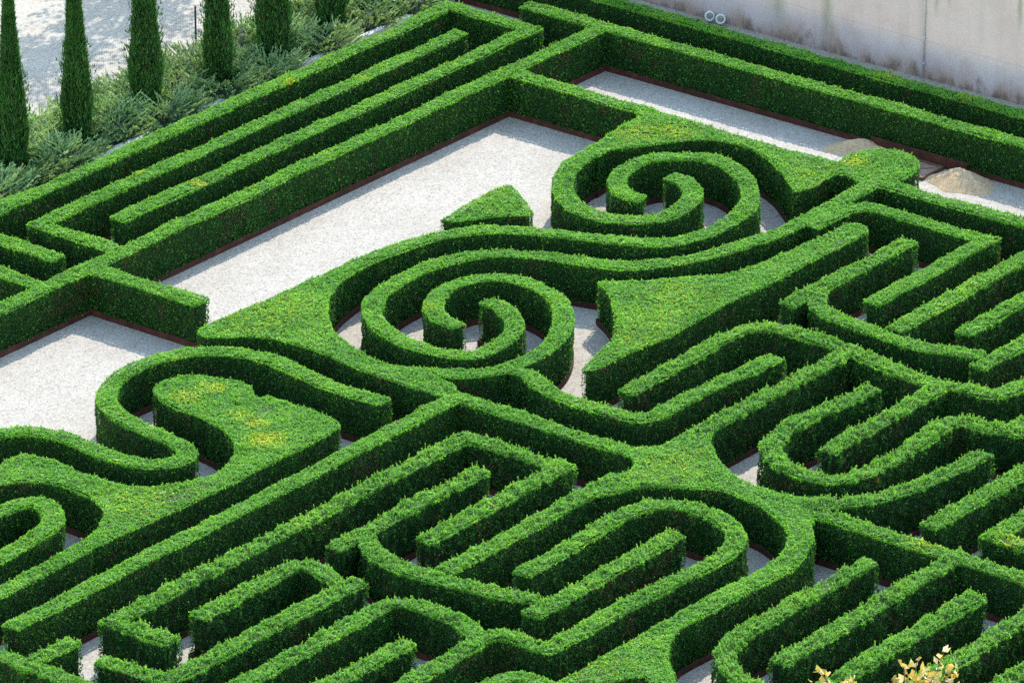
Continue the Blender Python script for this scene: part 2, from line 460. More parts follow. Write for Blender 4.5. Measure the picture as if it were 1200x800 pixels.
# plan of the maze: key, label, shagginess, pieces (kind, width, curved, points in metres)
HEDGES = [
    ('H1', 'long hedge nearest the cypress row, doubling back around a shorter hedge', 0.0, [('line', 0.37, 0, [(-6.51,11.21), (-2.85,11.21), (2.09,11.21), (10.18,11.21), (12.09,11.21), (12.09,10.22), (12.09,8.92), (8.28,8.92), (5.43,8.92), (-1.74,8.92)])]),
    ('H2', 'straight hedge in the middle of the corridor loop beside the cypress row', 0.0, [('line', 0.37, 0, [(11.02,10.02), (6.81,10.02), (0.8,10.02), (-2.91,10.02), (-2.91,8.92), (-2.91,7.87)])]),
    ('H7', 'short hedge stub with a free end at the left edge, below the cypresses', 0.0, [('line', 0.37, 0, [(-4.02,13.58), (-4.02,10.1), (-4.02,8.51)])]),
    ('H8', 'lower of the two short cross hedges at the left edge below the cypresses', 0.0, [('line', 0.37, 0, [(-5.3,12.44), (-5.3,8.97), (-5.3,7.95)])]),
    ('H4', 'longest straight hedge, between the corridor loops and the big white gravel court', 0.0, [('line', 0.37, 0, [(-10.13,7.75), (-6.55,7.75), (-3.31,7.75), (4.08,7.75), (7.5,7.75), (10.01,7.75), (13.28,7.75)])]),
    ('H6', 'short rounded stub hedge jutting into the white gravel court on the left', 0.0, [('line', 0.44, 0, [(-3.95,7.68), (-3.95,4.78)])]),
    ('HB', 'second hedge from the plaster wall, running past the two sand piles', 0.0, [('line', 0.37, 0, [(13.19,9.94), (13.19,7.83), (13.19,5.65), (13.19,1.05), (13.19,-3.32), (13.19,-6.79)])]),
    ('HW', 'shaded hedge right along the foot of the plaster wall', 0.0, [('line', 0.37, 0, [(14.54,14.8), (14.54,8.01), (14.54,2.04), (14.54,-2.42), (14.54,-6.11)])]),
    ('H5', 'short straight hedge closing the far end of the big gravel court', 0.0, [('line', 0.37, 0, [(9.76,7.53), (9.76,5.77), (9.76,4.84), (9.76,3.9)])]),
    ('P1', 'broad crescent shaped hedge wrapping the far spiral, rounded knob by the rusty hatch', 0.0, [('poly', 0, 1, [(9.91,4.46), (9.86,3.56), (9.91,2.7), (9.89,1.78), (9.86,0.49), (9.93,-0.3), (9.94,-0.89), (10.28,-0.82), (10.77,-0.91), (11.16,-1.18), (11.25,-1.6), (11.09,-2.02), (10.75,-2.35), (10.25,-2.48), (9.69,-2.44), (9.29,-2.01), (9.49,-1.51), (9.4,-1.28), (9.02,-1.22), (8.55,-1.3), (8.07,-1.14), (8.24,-0.89), (8.64,-0.42), (9.07,0.18), (9.41,0.98), (9.41,1.54), (9.27,1.99), (8.99,2.34), (8.62,2.63), (8.19,2.86), (7.78,3.12), (7.48,3.3), (7.08,3.26), (7.05,3.46), (7.3,3.68), (7.73,3.76), (8.13,3.79), (8.72,3.83), (9.31,3.87)])]),
    ('R1', 'hedge curling into the centre of the far spiral from its left side', 0.0, [('line', 0.41, 1, [(7.61,3.55), (7.11,3.51), (6.53,3.43), (5.91,3.21), (5.37,2.86), (4.87,2.36), (4.55,1.77), (4.53,1.2), (4.72,0.68), (5.09,0.3), (5.6,0.14), (6.18,0.22), (6.71,0.47), (6.94,0.75), (7.11,1.1), (7.13,1.41)])]),
    ('R2', 'long wavy hedge from inside the far spiral sweeping left above the near spiral', 0.0, [('line', 0.37, 1, [(5.78,1.1), (5.73,1.45), (6.03,1.91), (6.56,2.28), (7.04,2.39), (7.5,2.35), (7.93,2.11), (8.23,1.78), (8.41,1.35), (8.39,0.9), (8.13,0.31), (7.65,-0.26), (6.99,-0.74), (6.3,-0.97), (5.55,-1.04), (4.92,-0.96), (4.4,-0.76), (4.04,-0.48), (3.79,-0.07), (3.58,0.48), (3.36,1.13), (3.11,1.76), (2.88,2.14), (2.67,2.49), (2.19,2.93), (1.77,3.16), (1.03,3.41), (0.15,3.52), (-0.81,3.59), (-1.66,3.39)])]),
    ('P3', 'wide flat wedge shaped hedge with pointed left tip, left of the near spiral', 0.0, [('poly', 0, 1, [(-5.08,3.92), (-4.51,3.94), (-3.36,3.86), (-2.03,3.86), (-1.14,3.8), (-0.54,3.75), (-0.25,3.53), (-0.67,3.41), (-1.43,3.24), (-1.94,3.04), (-2.41,2.79), (-3.0,2.29), (-3.49,1.73), (-3.76,1.19), (-3.94,0.6), (-4.03,0.04), (-3.98,-0.5), (-3.97,-0.99), (-4.06,-1.48), (-4.13,-1.86), (-4.55,-1.98), (-4.61,-1.71), (-4.62,-1.23), (-4.6,-0.25), (-4.56,0.58), (-4.45,1.05), (-4.41,1.89), (-4.51,2.63), (-4.83,3.18), (-5.21,3.63)])]),
    ('R3', 'hedge ring forming the outer right side of the near spiral, browned tip inside', 0.0, [('line', 0.37, 1, [(-4.24,0.51), (-4.19,-0.1), (-4.03,-0.71), (-3.76,-1.25), (-3.37,-1.68), (-2.95,-1.94), (-2.38,-2.07), (-1.78,-2.08), (-1.11,-1.94), (-0.48,-1.63), (0.12,-1.18), (0.64,-0.53), (0.85,0.23), (0.79,0.84), (0.43,1.21), (-0.12,1.38), (-0.65,1.31), (-1.21,1.04), (-1.61,0.6), (-1.74,-0.02)])]),
    ('R4', 'long hedge from the heart of the near spiral running right to the rounded knob', 0.0, [('line', 0.37, 1, [(-0.39,0.35), (-0.46,-0.09), (-0.74,-0.6), (-1.09,-0.93), (-1.58,-1.12), (-2.12,-1.17), (-2.64,-1.1), (-2.87,-0.75), (-2.99,-0.09), (-2.96,0.47), (-2.76,1.11), (-2.3,1.74), (-1.67,2.16), (-0.98,2.34), (-0.21,2.4), (0.46,2.33), (1.14,2.1), (1.68,1.7), (2.05,1.16), (2.36,0.31), (2.53,-0.32), (2.8,-0.77), (3.2,-1.11), (3.72,-1.48), (4.25,-1.73), (5.33,-2.02), (6.56,-2.19), (9.0,-2.17), (9.79,-2.04)])]),
    ('E1', 'straight hedge leading right from the rounded knob, below the larger sand pile', 0.0, [('line', 0.37, 0, [(9.55,-2.06), (9.55,-3.46), (9.55,-4.52), (9.55,-5.81), (9.55,-9.46)])]),
    ('E2', 'hook shaped hedge on the right, turning a sharp corner back to a free left end', 0.0, [('line', 0.37, 0, [(6.74,-2.51), (7.47,-2.51), (7.92,-2.51), (8.27,-2.75), (8.37,-3.0), (8.37,-3.43), (8.37,-4.85), (8.37,-5.78), (6.55,-5.78), (5.14,-5.78), (4.26,-5.78)])]),
    ('P4', 'large flat triangular hedge right of the near spiral, tapering to a long right arm', 0.0, [('poly', 0, 1, [(1.72,-0.86), (2.15,-1.26), (2.59,-1.73), (3.11,-2.15), (3.48,-2.41), (3.86,-2.67), (4.62,-2.85), (5.7,-2.93), (6.72,-2.99), (7.3,-3.06), (7.38,-3.32), (7.2,-3.6), (6.23,-3.61), (4.79,-3.58), (3.61,-3.64), (2.66,-3.55), (1.23,-3.55), (0.46,-3.6), (-0.13,-3.52), (-0.76,-3.47), (-1.52,-3.45), (-1.92,-3.28), (-1.61,-3.13), (-1.22,-3.02), (-0.68,-2.9), (-0.18,-2.71), (0.46,-2.28), (1.11,-1.71), (1.45,-1.3)])]),
    ('K1', 'hedge from the near spiral bending like a tick under the large triangular hedge', 0.3, [('line', 0.37, 1, [(-2.75,-2.15), (-2.7,-2.47), (-3.04,-3.11), (-3.21,-3.76), (-3.21,-4.29), (-3.16,-5.02), (-3.1,-5.49), (-2.77,-5.71), (-2.01,-5.7), (-1.0,-5.73), (-0.05,-5.8), (0.96,-5.88)])]),
    ('K2', 'shaggy arched hedge below the triangular hedge, continuing down to the right edge', 0.7, [('line', 0.37, 1, [(-2.21,-4.57), (-1.21,-4.58), (-0.12,-4.56), (0.97,-4.52), (1.67,-4.59), (1.97,-4.9), (2.09,-5.54), (2.08,-6.63), (1.84,-7.82), (1.71,-8.93), (1.83,-9.42), (1.96,-9.77), (2.01,-10.24), (2.8,-10.46), (6.46,-10.74)])]),
    ('K3', 'shaggy straight hedge rising from the four armed central hedge to the arched one', 0.7, [('line', 0.37, 0, [(2.02,-6.84), (0.78,-6.84), (-0.44,-6.84), (-1.18,-6.84), (-2.56,-6.84), (-3.05,-6.84)])]),
    ('K4', 'shaggy hairpin hedge with rounded left end, right of the central hedge', 0.8, [('line', 0.37, 1, [(0.87,-8.25), (-0.36,-8.13), (-1.34,-8.07), (-2.05,-8.12), (-2.64,-8.34), (-3.12,-8.88), (-3.26,-9.46), (-3.15,-10.04), (-2.73,-10.33), (-1.85,-10.44), (-0.76,-10.42), (0.05,-10.36), (0.55,-10.41), (0.67,-10.82), (0.67,-11.28), (1.32,-11.47), (4.91,-11.86)]), ('line', 0.37, 0, [(0.65,-11.13), (0.89,-11.76), (0.89,-15.15)])]),
    ('K5', 'shaggy straight hedge lying inside the hairpin hedge right of centre', 0.8, [('line', 0.37, 0, [(-2.14,-9.27), (-1.22,-9.27), (-0.19,-9.27), (0.85,-9.27), (1.71,-9.27)])]),
    ('K6', 'straight hedge with two free ends, just right of the large triangular hedge', 0.4, [('line', 0.37, 0, [(7.35,-4.53), (6.46,-4.53), (5.38,-4.53), (4.29,-4.53), (3.12,-4.53)])]),
    ('X1', 'curved trough shaped hedge at the right, below three parallel straight hedges', 0.3, [('line', 0.37, 1, [(4.18,-4.51), (3.68,-4.86), (3.35,-5.28), (3.2,-5.72), (3.13,-6.39), (3.08,-7.22), (3.11,-7.95), (3.3,-8.6), (3.48,-9.03)])]),
    ('X2', 'hedge with a blocky left end at the right edge, above the arched hedge', 0.4, [('line', 0.37, 0, [(2.87,-9.3), (4.49,-9.3), (8.25,-9.3)])]),
    ('X3', 'straight hedge reaching the right edge, just below the hook shaped hedge', 0.3, [('line', 0.37, 0, [(3.45,-6.91), (5.0,-6.91), (6.49,-6.91), (7.97,-6.91), (11.78,-6.91)])]),
    ('X4', 'short straight hedge with free left end at the right edge, inside the trough shaped hedge', 0.4, [('line', 0.37, 0, [(4.13,-8.11), (5.54,-8.11), (6.23,-8.11), (9.97,-8.11)])]),
    ('M1', 'shaggy hedge branching right from the central hedge to a free right end', 0.7, [('line', 0.37, 1, [(-0.31,-11.7), (-1.42,-11.62), (-2.33,-11.53), (-3.09,-11.31), (-3.7,-11.02), (-4.2,-10.63), (-4.36,-10.31)])]),
    ('M2', 'shaggy straight hedge at the right edge between the branching hedge and the yellow tipped one', 0.7, [('line', 0.37, 0, [(-3.7,-12.76), (-2.39,-12.76), (-0.64,-12.76), (3.04,-12.76)])]),
    ('M3', 'yellow tipped forked hedge at the right edge with a rounded left end', 0.6, [('line', 0.37, 0, [(-3.48,-13.94), (-2.92,-13.94), (-2.22,-13.94), (1.27,-13.94)]), ('line', 0.37, 0, [(-3.32,-13.82), (-3.32,-14.64), (-3.32,-17.98)])]),
    ('P5', 'four armed flat hedge with concave sides in the lower middle', 0.0, [('poly', 0, 1, [(-4.39,-5.91), (-4.26,-6.33), (-3.92,-6.58), (-3.67,-6.64), (-3.15,-6.65), (-2.86,-6.7), (-2.51,-6.69), (-2.48,-6.93), (-3.04,-7.18), (-3.47,-7.6), (-3.86,-8.05), (-4.04,-8.39), (-4.18,-8.79), (-4.27,-9.3), (-4.27,-9.86), (-4.07,-10.3), (-3.85,-10.64), (-3.97,-10.92), (-4.23,-10.72), (-4.57,-10.66), (-4.85,-10.91), (-5.45,-11.0), (-5.51,-10.8), (-5.35,-10.64), (-5.14,-10.29), (-4.91,-9.73), (-4.83,-9.21), (-4.73,-8.9), (-4.83,-8.57), (-5.16,-8.06), (-5.53,-7.59), (-5.7,-7.41), (-6.13,-7.23), (-6.37,-7.11), (-6.36,-6.81), (-5.75,-6.84), (-5.04,-6.86), (-4.63,-6.5), (-4.51,-6.27)])]),
    ('L1', 'straight hedge running left from the four armed hedge into the corridors', 0.4, [('line', 0.37, 0, [(-5.42,-6.87), (-5.9,-6.87), (-7.02,-6.87), (-8.23,-6.87), (-9.49,-6.87), (-10.84,-6.87)])]),
    ('R5', 'curved hedge swinging down from the four armed hedge round the right of the oval loop', 0.15, [('line', 0.43, 1, [(-5.01,-10.59), (-5.3,-10.95), (-5.72,-11.26), (-6.36,-11.53), (-7.26,-11.64), (-8.05,-11.58), (-8.93,-11.57), (-9.73,-11.53), (-10.39,-11.54)])]),
    ('P6', 'flat flaring hedge at the bottom edge, below the oval loop', 0.0, [('poly', 0, 1, [(-9.59,-11.42), (-10.51,-11.34), (-11.35,-11.3), (-12.0,-11.32), (-12.88,-11.32), (-13.55,-11.35), (-14.33,-11.68), (-13.73,-12.45), (-12.85,-11.97), (-12.4,-12.1), (-11.98,-12.36), (-12.19,-12.76), (-12.9,-13.52), (-12.64,-13.85), (-11.87,-13.0), (-11.51,-12.62), (-11.09,-12.2), (-10.64,-11.92), (-9.99,-11.72), (-9.56,-11.69)])]),
    ('NN', 'curved trough shaped hedge in the lower middle, left of the oval loop', 0.5, [('line', 0.37, 1, [(-10.4,-4.66), (-10.71,-5.0), (-10.96,-5.4), (-11.16,-5.93), (-11.18,-6.68), (-11.04,-7.57), (-10.87,-8.43), (-10.67,-8.93)])]),
    ('D3', 'shaggy straight hedge with two free ends inside the corridor left of centre', 0.8, [('line', 0.37, 0, [(-6.87,-4.62), (-8.07,-4.62), (-9.31,-4.62), (-10.13,-4.62), (-11.3,-4.62)])]),
    ('Bm', 'straight hedge from the near spiral down to the four armed hedge', 0.3, [('line', 0.37, 0, [(-4.46,-1.62), (-4.46,-2.32), (-4.46,-3.37), (-4.46,-4.43), (-4.46,-5.47), (-4.46,-6.49)])]),
    ('D1', 'long straight hedge from the lower left edge up to the near spiral', 0.0, [('line', 0.37, 0, [(-4.32,-2.14), (-5.2,-2.14), (-6.55,-2.14), (-7.85,-2.14), (-9.17,-2.14), (-11.12,-2.14), (-13.53,-2.14), (-15.89,-2.14), (-17.47,-2.14)])]),
    ('P7', 'broad S shaped flat hedge with yellow patches, at the left', 0.0, [('poly', 0, 1, [(-7.99,2.56), (-7.64,2.77), (-7.24,2.79), (-6.85,2.57), (-6.58,2.15), (-6.49,1.57), (-6.52,1.34), (-6.79,1.09), (-6.82,0.86), (-6.67,0.8), (-6.71,0.52), (-6.65,0.04), (-6.67,-0.51), (-6.79,-1.08), (-6.93,-1.23), (-7.63,-1.3), (-8.28,-1.31), (-8.9,-1.29), (-9.51,-1.27), (-10.14,-1.28), (-10.75,-1.26), (-11.91,-1.2), (-12.8,-1.16), (-13.62,-1.09), (-14.52,-1.09), (-14.91,-1.07), (-14.53,-0.78), (-14.29,-0.78), (-13.7,-0.75), (-13.24,-0.6), (-12.76,-0.29), (-12.43,0.21), (-12.31,0.74), (-12.32,1.38), (-12.6,1.92), (-12.93,2.16), (-13.59,2.44), (-13.15,2.83), (-12.26,2.76), (-12.07,2.78), (-11.72,2.7), (-11.57,2.14), (-11.59,1.58), (-11.66,0.98), (-11.57,0.43), (-11.41,0.03), (-10.98,-0.4), (-10.39,-0.64), (-10.02,-0.75), (-9.45,-0.59), (-8.92,-0.3), (-8.53,0.29), (-8.34,0.77), (-8.23,1.41), (-8.23,1.94)]), ('line', 0.37, 0, [(-14.11,-0.98), (-14.72,-0.98), (-15.59,-0.98), (-16.46,-0.98), (-19.99,-0.98)])]),
    ('Q1', 'winding hedge looping around the yellow patched flat hedge on the left', 0.0, [('line', 0.37, 1, [(-5.49,-1.17), (-5.55,-0.23), (-5.43,0.94), (-5.29,1.99), (-5.45,2.67), (-5.79,3.21), (-6.27,3.51), (-6.86,3.66), (-7.56,3.68), (-8.28,3.47), (-8.86,3.01), (-9.22,2.35), (-9.36,1.69), (-9.41,1.1), (-9.49,0.62), (-9.71,0.26), (-10.05,0.18), (-10.45,0.44), (-10.66,0.83), (-10.72,1.42), (-10.67,2.0), (-10.59,2.61), (-10.76,3.29), (-11.23,3.68), (-14.3,4.95)])]),
    ('Q2', 'rounded hedge loop cut by the left edge, under the S shaped flat hedge', 0.0, [('line', 0.37, 1, [(-17.28,1.74), (-13.85,1.35), (-13.35,1.26), (-13.12,1.03), (-13.26,0.59), (-13.68,0.2), (-14.23,0.05), (-14.84,0.04), (-15.34,0.02), (-18.9,-0.06)])]),
    ('D2', 'long shaggy hedge folded in rectangular corners across the lower left', 0.8, [('line', 0.37, 0, [(-16.15,-4.89), (-16.15,-4.18), (-16.15,-3.43), (-15.27,-3.43), (-14.36,-3.43), (-13.17,-3.43), (-11.95,-3.43), (-10.8,-3.43), (-10.14,-3.43), (-8.88,-3.43), (-7.53,-3.43), (-6.23,-3.43), (-5.82,-3.43), (-5.82,-4.16), (-5.82,-4.99), (-5.82,-5.74), (-7.51,-5.74), (-8.49,-5.74), (-9.99,-5.74)])]),
    ('OO', 'straight shaggy hedge with free right end inside the oval loop', 0.7, [('line', 0.37, 0, [(-11.34,-9.25), (-10.16,-9.25), (-9.28,-9.25), (-8.39,-9.25), (-6.86,-9.25)])]),
    ('R6', 'oval hedge loop in the lower middle, trailing off to the bottom edge', 0.4, [('line', 0.37, 1, [(-10.02,-8.05), (-8.65,-8.0), (-7.65,-8.0), (-6.77,-7.96), (-6.09,-8.21), (-5.8,-8.59), (-5.76,-9.06), (-5.9,-9.62), (-6.25,-10.16), (-6.86,-10.47), (-7.69,-10.49), (-8.93,-10.45), (-10.13,-10.38), (-11.06,-10.35), (-11.72,-10.37), (-12.19,-10.34), (-12.21,-9.97), (-12.26,-9.38), (-12.59,-9.19), (-13.08,-9.19), (-14.03,-9.22), (-14.77,-9.23), (-18.39,-9.36)])]),
    ('SS', 'hedge bending like an elbow at the bottom, left of the oval loop', 0.4, [('line', 0.37, 1, [(-12.67,-9.21), (-12.51,-8.89), (-12.31,-8.34), (-12.24,-7.79), (-12.25,-7.2), (-12.38,-6.91), (-12.81,-6.89), (-13.61,-6.91), (-14.33,-6.9), (-15.59,-6.95), (-16.61,-6.94), (-20.08,-6.94)])]),
    ('U1', 'straight hedge at lower left with a hooked left end by the white gravel', 0.6, [('line', 0.37, 1, [(-12.08,-5.88), (-13.04,-5.84), (-14.26,-5.84), (-15.47,-5.85), (-16.37,-5.84), (-17.16,-5.78), (-17.38,-5.61), (-17.41,-5.23), (-17.44,-4.75), (-17.49,-4.29)])]),
    ('U2', 'short bent hedge with free left end between the folded hedge and the hooked one', 0.7, [('line', 0.37, 1, [(-15.06,-4.53), (-13.91,-4.54), (-12.7,-4.55), (-12.25,-4.59), (-12.17,-4.88), (-12.45,-5.76)])]),
    ('V1', 'short straight hedge with free right end tucked inside the elbow hedge at the bottom', 0.7, [('line', 0.37, 0, [(-13.51,-8.16), (-14.58,-8.16), (-15.42,-8.16), (-19.09,-8.16)])]),
    ('V2', 'very short hedge spur with a free right end in the bottom left corner', 0.4, [('line', 0.37, 0, [(-18.69,-3.4), (-17.18,-3.4)])]),
    ('V3', 'hedge cutting across the bottom left corner of the picture', 0.3, [('line', 0.37, 0, [(-18.44,0.63), (-18.44,-2.74), (-18.44,-3.76), (-18.44,-7.58)])]),
    ('W1', 'shaggy J shaped hedge at the bottom right, next to the curved hedge', 0.8, [('line', 0.37, 1, [(-5.6,-12.75), (-6.8,-12.76), (-7.78,-12.74), (-8.78,-12.75), (-9.42,-12.74), (-10.01,-12.83), (-10.53,-13.08), (-10.94,-13.57), (-11.12,-14.12), (-11.18,-14.78)])]),
    ('W2', 'straight shaggy hedge at the bottom right, left end just above the pale yellow twigs', 0.8, [('line', 0.37, 0, [(-4.33,-13.95), (-5.75,-13.95), (-7.12,-13.95), (-8.5,-13.95), (-10.13,-13.95)])]),
    ('BR', 'straight hedge from the four armed hedge down to the right edge', 0.4, [('line', 0.37, 0, [(-4.51,-10.4), (-4.51,-10.94), (-4.51,-11.75), (-4.51,-12.81), (-4.51,-13.82), (-4.51,-14.54), (-4.51,-15.47), (-4.51,-18.99)])]),
    ('W3', 'straight shaggy hedge partly behind the pale yellow tree top, with free right end', 0.8, [('line', 0.37, 0, [(-5.61,-15.18), (-6.9,-15.18), (-8.19,-15.18), (-9.15,-15.18), (-9.94,-15.18), (-13.83,-15.18)])]),
    ('W4', 'straight hedge at the lower right edge, just right of the yellow tree top', 0.8, [('line', 0.37, 0, [(-2.4,-16.4), (-6.04,-16.4), (-6.98,-16.4), (-7.88,-16.4), (-8.52,-16.4), (-12.64,-16.4)])]),
    ('W5', 'hedge cut by the bottom right corner of the picture', 0.8, [('line', 0.37, 0, [(-4.11,-17.59), (-7.72,-17.59), (-8.3,-17.59), (-11.97,-17.59)])]),
    ('Y1', 'low arc of hedge cut by the bottom edge, below the oval loop', 0.1, [('line', 0.37, 1, [(-14.65,-10.45), (-13.88,-10.42), (-13.43,-10.55), (-13.39,-11.23), (-13.51,-11.9)])]),
    ('TR', 'small triangular hedge standing alone on the white gravel court', 0.0, [('poly', 0, 1, [(2.41,3.71), (4.57,3.8), (4.68,3.66), (4.46,3.33), (3.87,2.51), (3.69,2.44), (3.19,2.94), (2.47,3.49)])]),
]



# ------------------------------------------------------------------ hedges
def catmull(P, step=.12):
    P = [np.array(p, float) for p in P]
    P = [2 * P[0] - P[1]] + P + [2 * P[-1] - P[-2]]
    out = []
    for i in range(1, len(P) - 2):
        p0, p1, p2, p3 = P[i - 1:i + 3]
        n = max(1, int(np.linalg.norm(p2 - p1) / step))
        t0 = 0; t1 = t0 + np.linalg.norm(p1 - p0) ** .5; t2 = t1 + np.linalg.norm(p2 - p1) ** .5; t3 = t2 + np.linalg.norm(p3 - p2) ** .5
        for k in range(n):
            t = t1 + (t2 - t1) * k / n
            A1 = (t1 - t) / (t1 - t0) * p0 + (t - t0) / (t1 - t0) * p1
            A2 = (t2 - t) / (t2 - t1) * p1 + (t - t1) / (t2 - t1) * p2
            A3 = (t3 - t) / (t3 - t2) * p2 + (t - t2) / (t3 - t2) * p3
            B1 = (t2 - t) / (t2 - t0) * A1 + (t - t0) / (t2 - t0) * A2
            B2 = (t3 - t) / (t3 - t1) * A2 + (t - t1) / (t3 - t1) * A3
            out.append((t2 - t) / (t2 - t1) * B1 + (t - t1) / (t2 - t1) * B2)
    out.append(P[-2])
    return np.array(out)


def linear(P, step=.12):
    P = [np.array(p, float) for p in P]
    out = []
    for a, b in zip(P, P[1:]):
        n = max(1, int(np.linalg.norm(b - a) / step))
        out += [a + (b - a) * k / n for k in range(n)]
    out.append(P[-1])
    return np.array(out)


def offsets(C, w):
    d = unit(np.diff(C, axis=0))
    n = np.stack([-d[:, 1], d[:, 0]], 1)
    nn = np.vstack([n[:1], unit(n[:-1] + n[1:]), n[-1:]])
    cs = np.concatenate([[1], np.clip((nn[1:-1] * n[:-1]).sum(1), .6, 1), [1]])
    o = nn / cs[:, None] * w / 2
    return C + o, C - o           # left, right


def poly_smooth(P, step=.12):
    """closed outline; rounds gentle bends, keeps sharp corners."""
    P = np.array(P, float)
    n = len(P)
    keep = []
    for i in range(n):
        a, b = P[i] - P[i - 1], P[(i + 1) % n] - P[i]
        c = (a @ b) / (np.linalg.norm(a) * np.linalg.norm(b) + 1e-9)
        keep.append(c < .35)
    out = []
    for i in range(n):
        p1, p2 = P[i], P[(i + 1) % n]
        p0 = P[i - 1] if not keep[i] else 2 * p1 - p2
        p3 = P[(i + 2) % n] if not keep[(i + 1) % n] else 2 * p2 - p1
        seg = catmull_seg(p0, p1, p2, p3, step)
        out += seg
    return np.array(out)


def catmull_seg(p0, p1, p2, p3, step):
    n = max(1, int(np.linalg.norm(p2 - p1) / step))
    res = []
    for k in range(n):
        t = k / n
        res.append(.5 * ((2 * p1) + (-p0 + p2) * t + (2 * p0 - 5 * p1 + 4 * p2 - p3) * t * t + (-p0 + 3 * p1 - 3 * p2 + p3) * t ** 3))
    return res


TOPZ = .945
GX0, GY0, GS = -22.0, -22.0, .03
GN = (int(40 / GS), int(40 / GS))
idmap = np.full(GN, -1, np.int16)
inner = np.zeros(GN, np.uint8)


def cell(P):
    i = np.clip(((P[:, 0] - GX0) / GS).astype(int), 0, GN[0] - 1)
    j = np.clip(((P[:, 1] - GY0) / GS).astype(int), 0, GN[1] - 1)
    return i, j


def window(lo, hi):
    i0 = max(0, int((lo[0] - GX0) / GS) - 1); i1 = min(GN[0], int((hi[0] - GX0) / GS) + 2)
    j0 = max(0, int((lo[1] - GY0) / GS) - 1); j1 = min(GN[1], int((hi[1] - GY0) / GS) + 2)
    X, Y = np.meshgrid(GX0 + (np.arange(i0, i1) + .5) * GS, GY0 + (np.arange(j0, j1) + .5) * GS, indexing='ij')
    return slice(i0, i1), slice(j0, j1), X, Y


def seg_dist(X, Y, a, b):
    d = b - a
    l = d @ d + 1e-12
    t = np.clip(((X - a[0]) * d[0] + (Y - a[1]) * d[1]) / l, 0, 1)
    return np.hypot(X - a[0] - t * d[0], Y - a[1] - t * d[1])


def inside_poly(X, Y, P):
    m = np.zeros(X.shape, bool)
    for a, b in zip(P, np.roll(P, -1, 0)):
        m ^= ((a[1] > Y) != (b[1] > Y)) & (X < (b[0] - a[0]) * (Y - a[1]) / (b[1] - a[1] + 1e-12) + a[0])
    return m


# footprints first, so that no leaf grows inside a neighbouring hedge
shapes = []       # per hedge: list of dict(kind, ...)
for hi, (key, label, shag, pieces) in enumerate(HEDGES):
    lst = []
    for (t, w, curved, P) in pieces:
        if t == 'line':
            C = catmull(P) if curved else linear(P)
            Lp, Rp = offsets(C, w)
            out = np.vstack([Lp, Rp[::-1]])
            lst.append(dict(t=t, w=w, C=C, L=Lp, R=Rp, out=out))
        else:
            O = poly_smooth(P)
            area = .5 * np.sum(O[:, 0] * np.roll(O[:, 1], -1) - np.roll(O[:, 0], -1) * O[:, 1])
            if area < 0: O = O[::-1]
            lst.append(dict(t=t, out=O, area=abs(area)))
        s = lst[-1]
        own_in = None
        if t == 'line':
            C = s['C']
            hit = {}
            e0, e1 = C[0], C[-1]
            t0, t1 = unit(C[1] - C[0]), unit(C[-1] - C[-2])
            for a, b in zip(C[::2], np.vstack([C[2::2], C[-1:]])):
                si, sj, X, Y = window(np.minimum(a, b) - w / 2, np.maximum(a, b) + w / 2)
                D = seg_dist(X, Y, a, b)
                # flat ends: nothing beyond the end planes (tested only near the ends)
                q0 = (X - e0[0]) * t0[0] + (Y - e0[1]) * t0[1]
                q1 = (X - e1[0]) * t1[0] + (Y - e1[1]) * t1[1]
                n0 = np.hypot(X - e0[0], Y - e0[1]) < w * .8
                n1 = np.hypot(X - e1[0], Y - e1[1]) < w * .8
                beyond = (n0 & (q0 < 0)) | (n1 & (q1 > 0))
                beyond2 = (n0 & (q0 < .08)) | (n1 & (q1 > -.08))
                v = idmap[si, sj]
                v[(D < w / 2) & (v < 0) & ~beyond] = hi
                q = inner[si, sj]
                q[(D < w / 2 - .07) & ~beyond2] = 1
        else:
            O = s['out']
            si, sj, X, Y = window(O.min(0), O.max(0))
            ins = inside_poly(X, Y, O)
            v = idmap[si, sj]
            v[ins & (v < 0)] = hi
            # erode by 7 cm through shifts
            e = ins.copy()
            for dx, dy in ((2, 0), (-2, 0), (0, 2), (0, -2), (2, 2), (-2, -2), (2, -2), (-2, 2)):
                e &= np.roll(np.roll(ins, dx, 0), dy, 1)
            q = inner[si, sj]
            q[e] = 1
    shapes.append(lst)

toc = np.array([CAM.x, CAM.y])

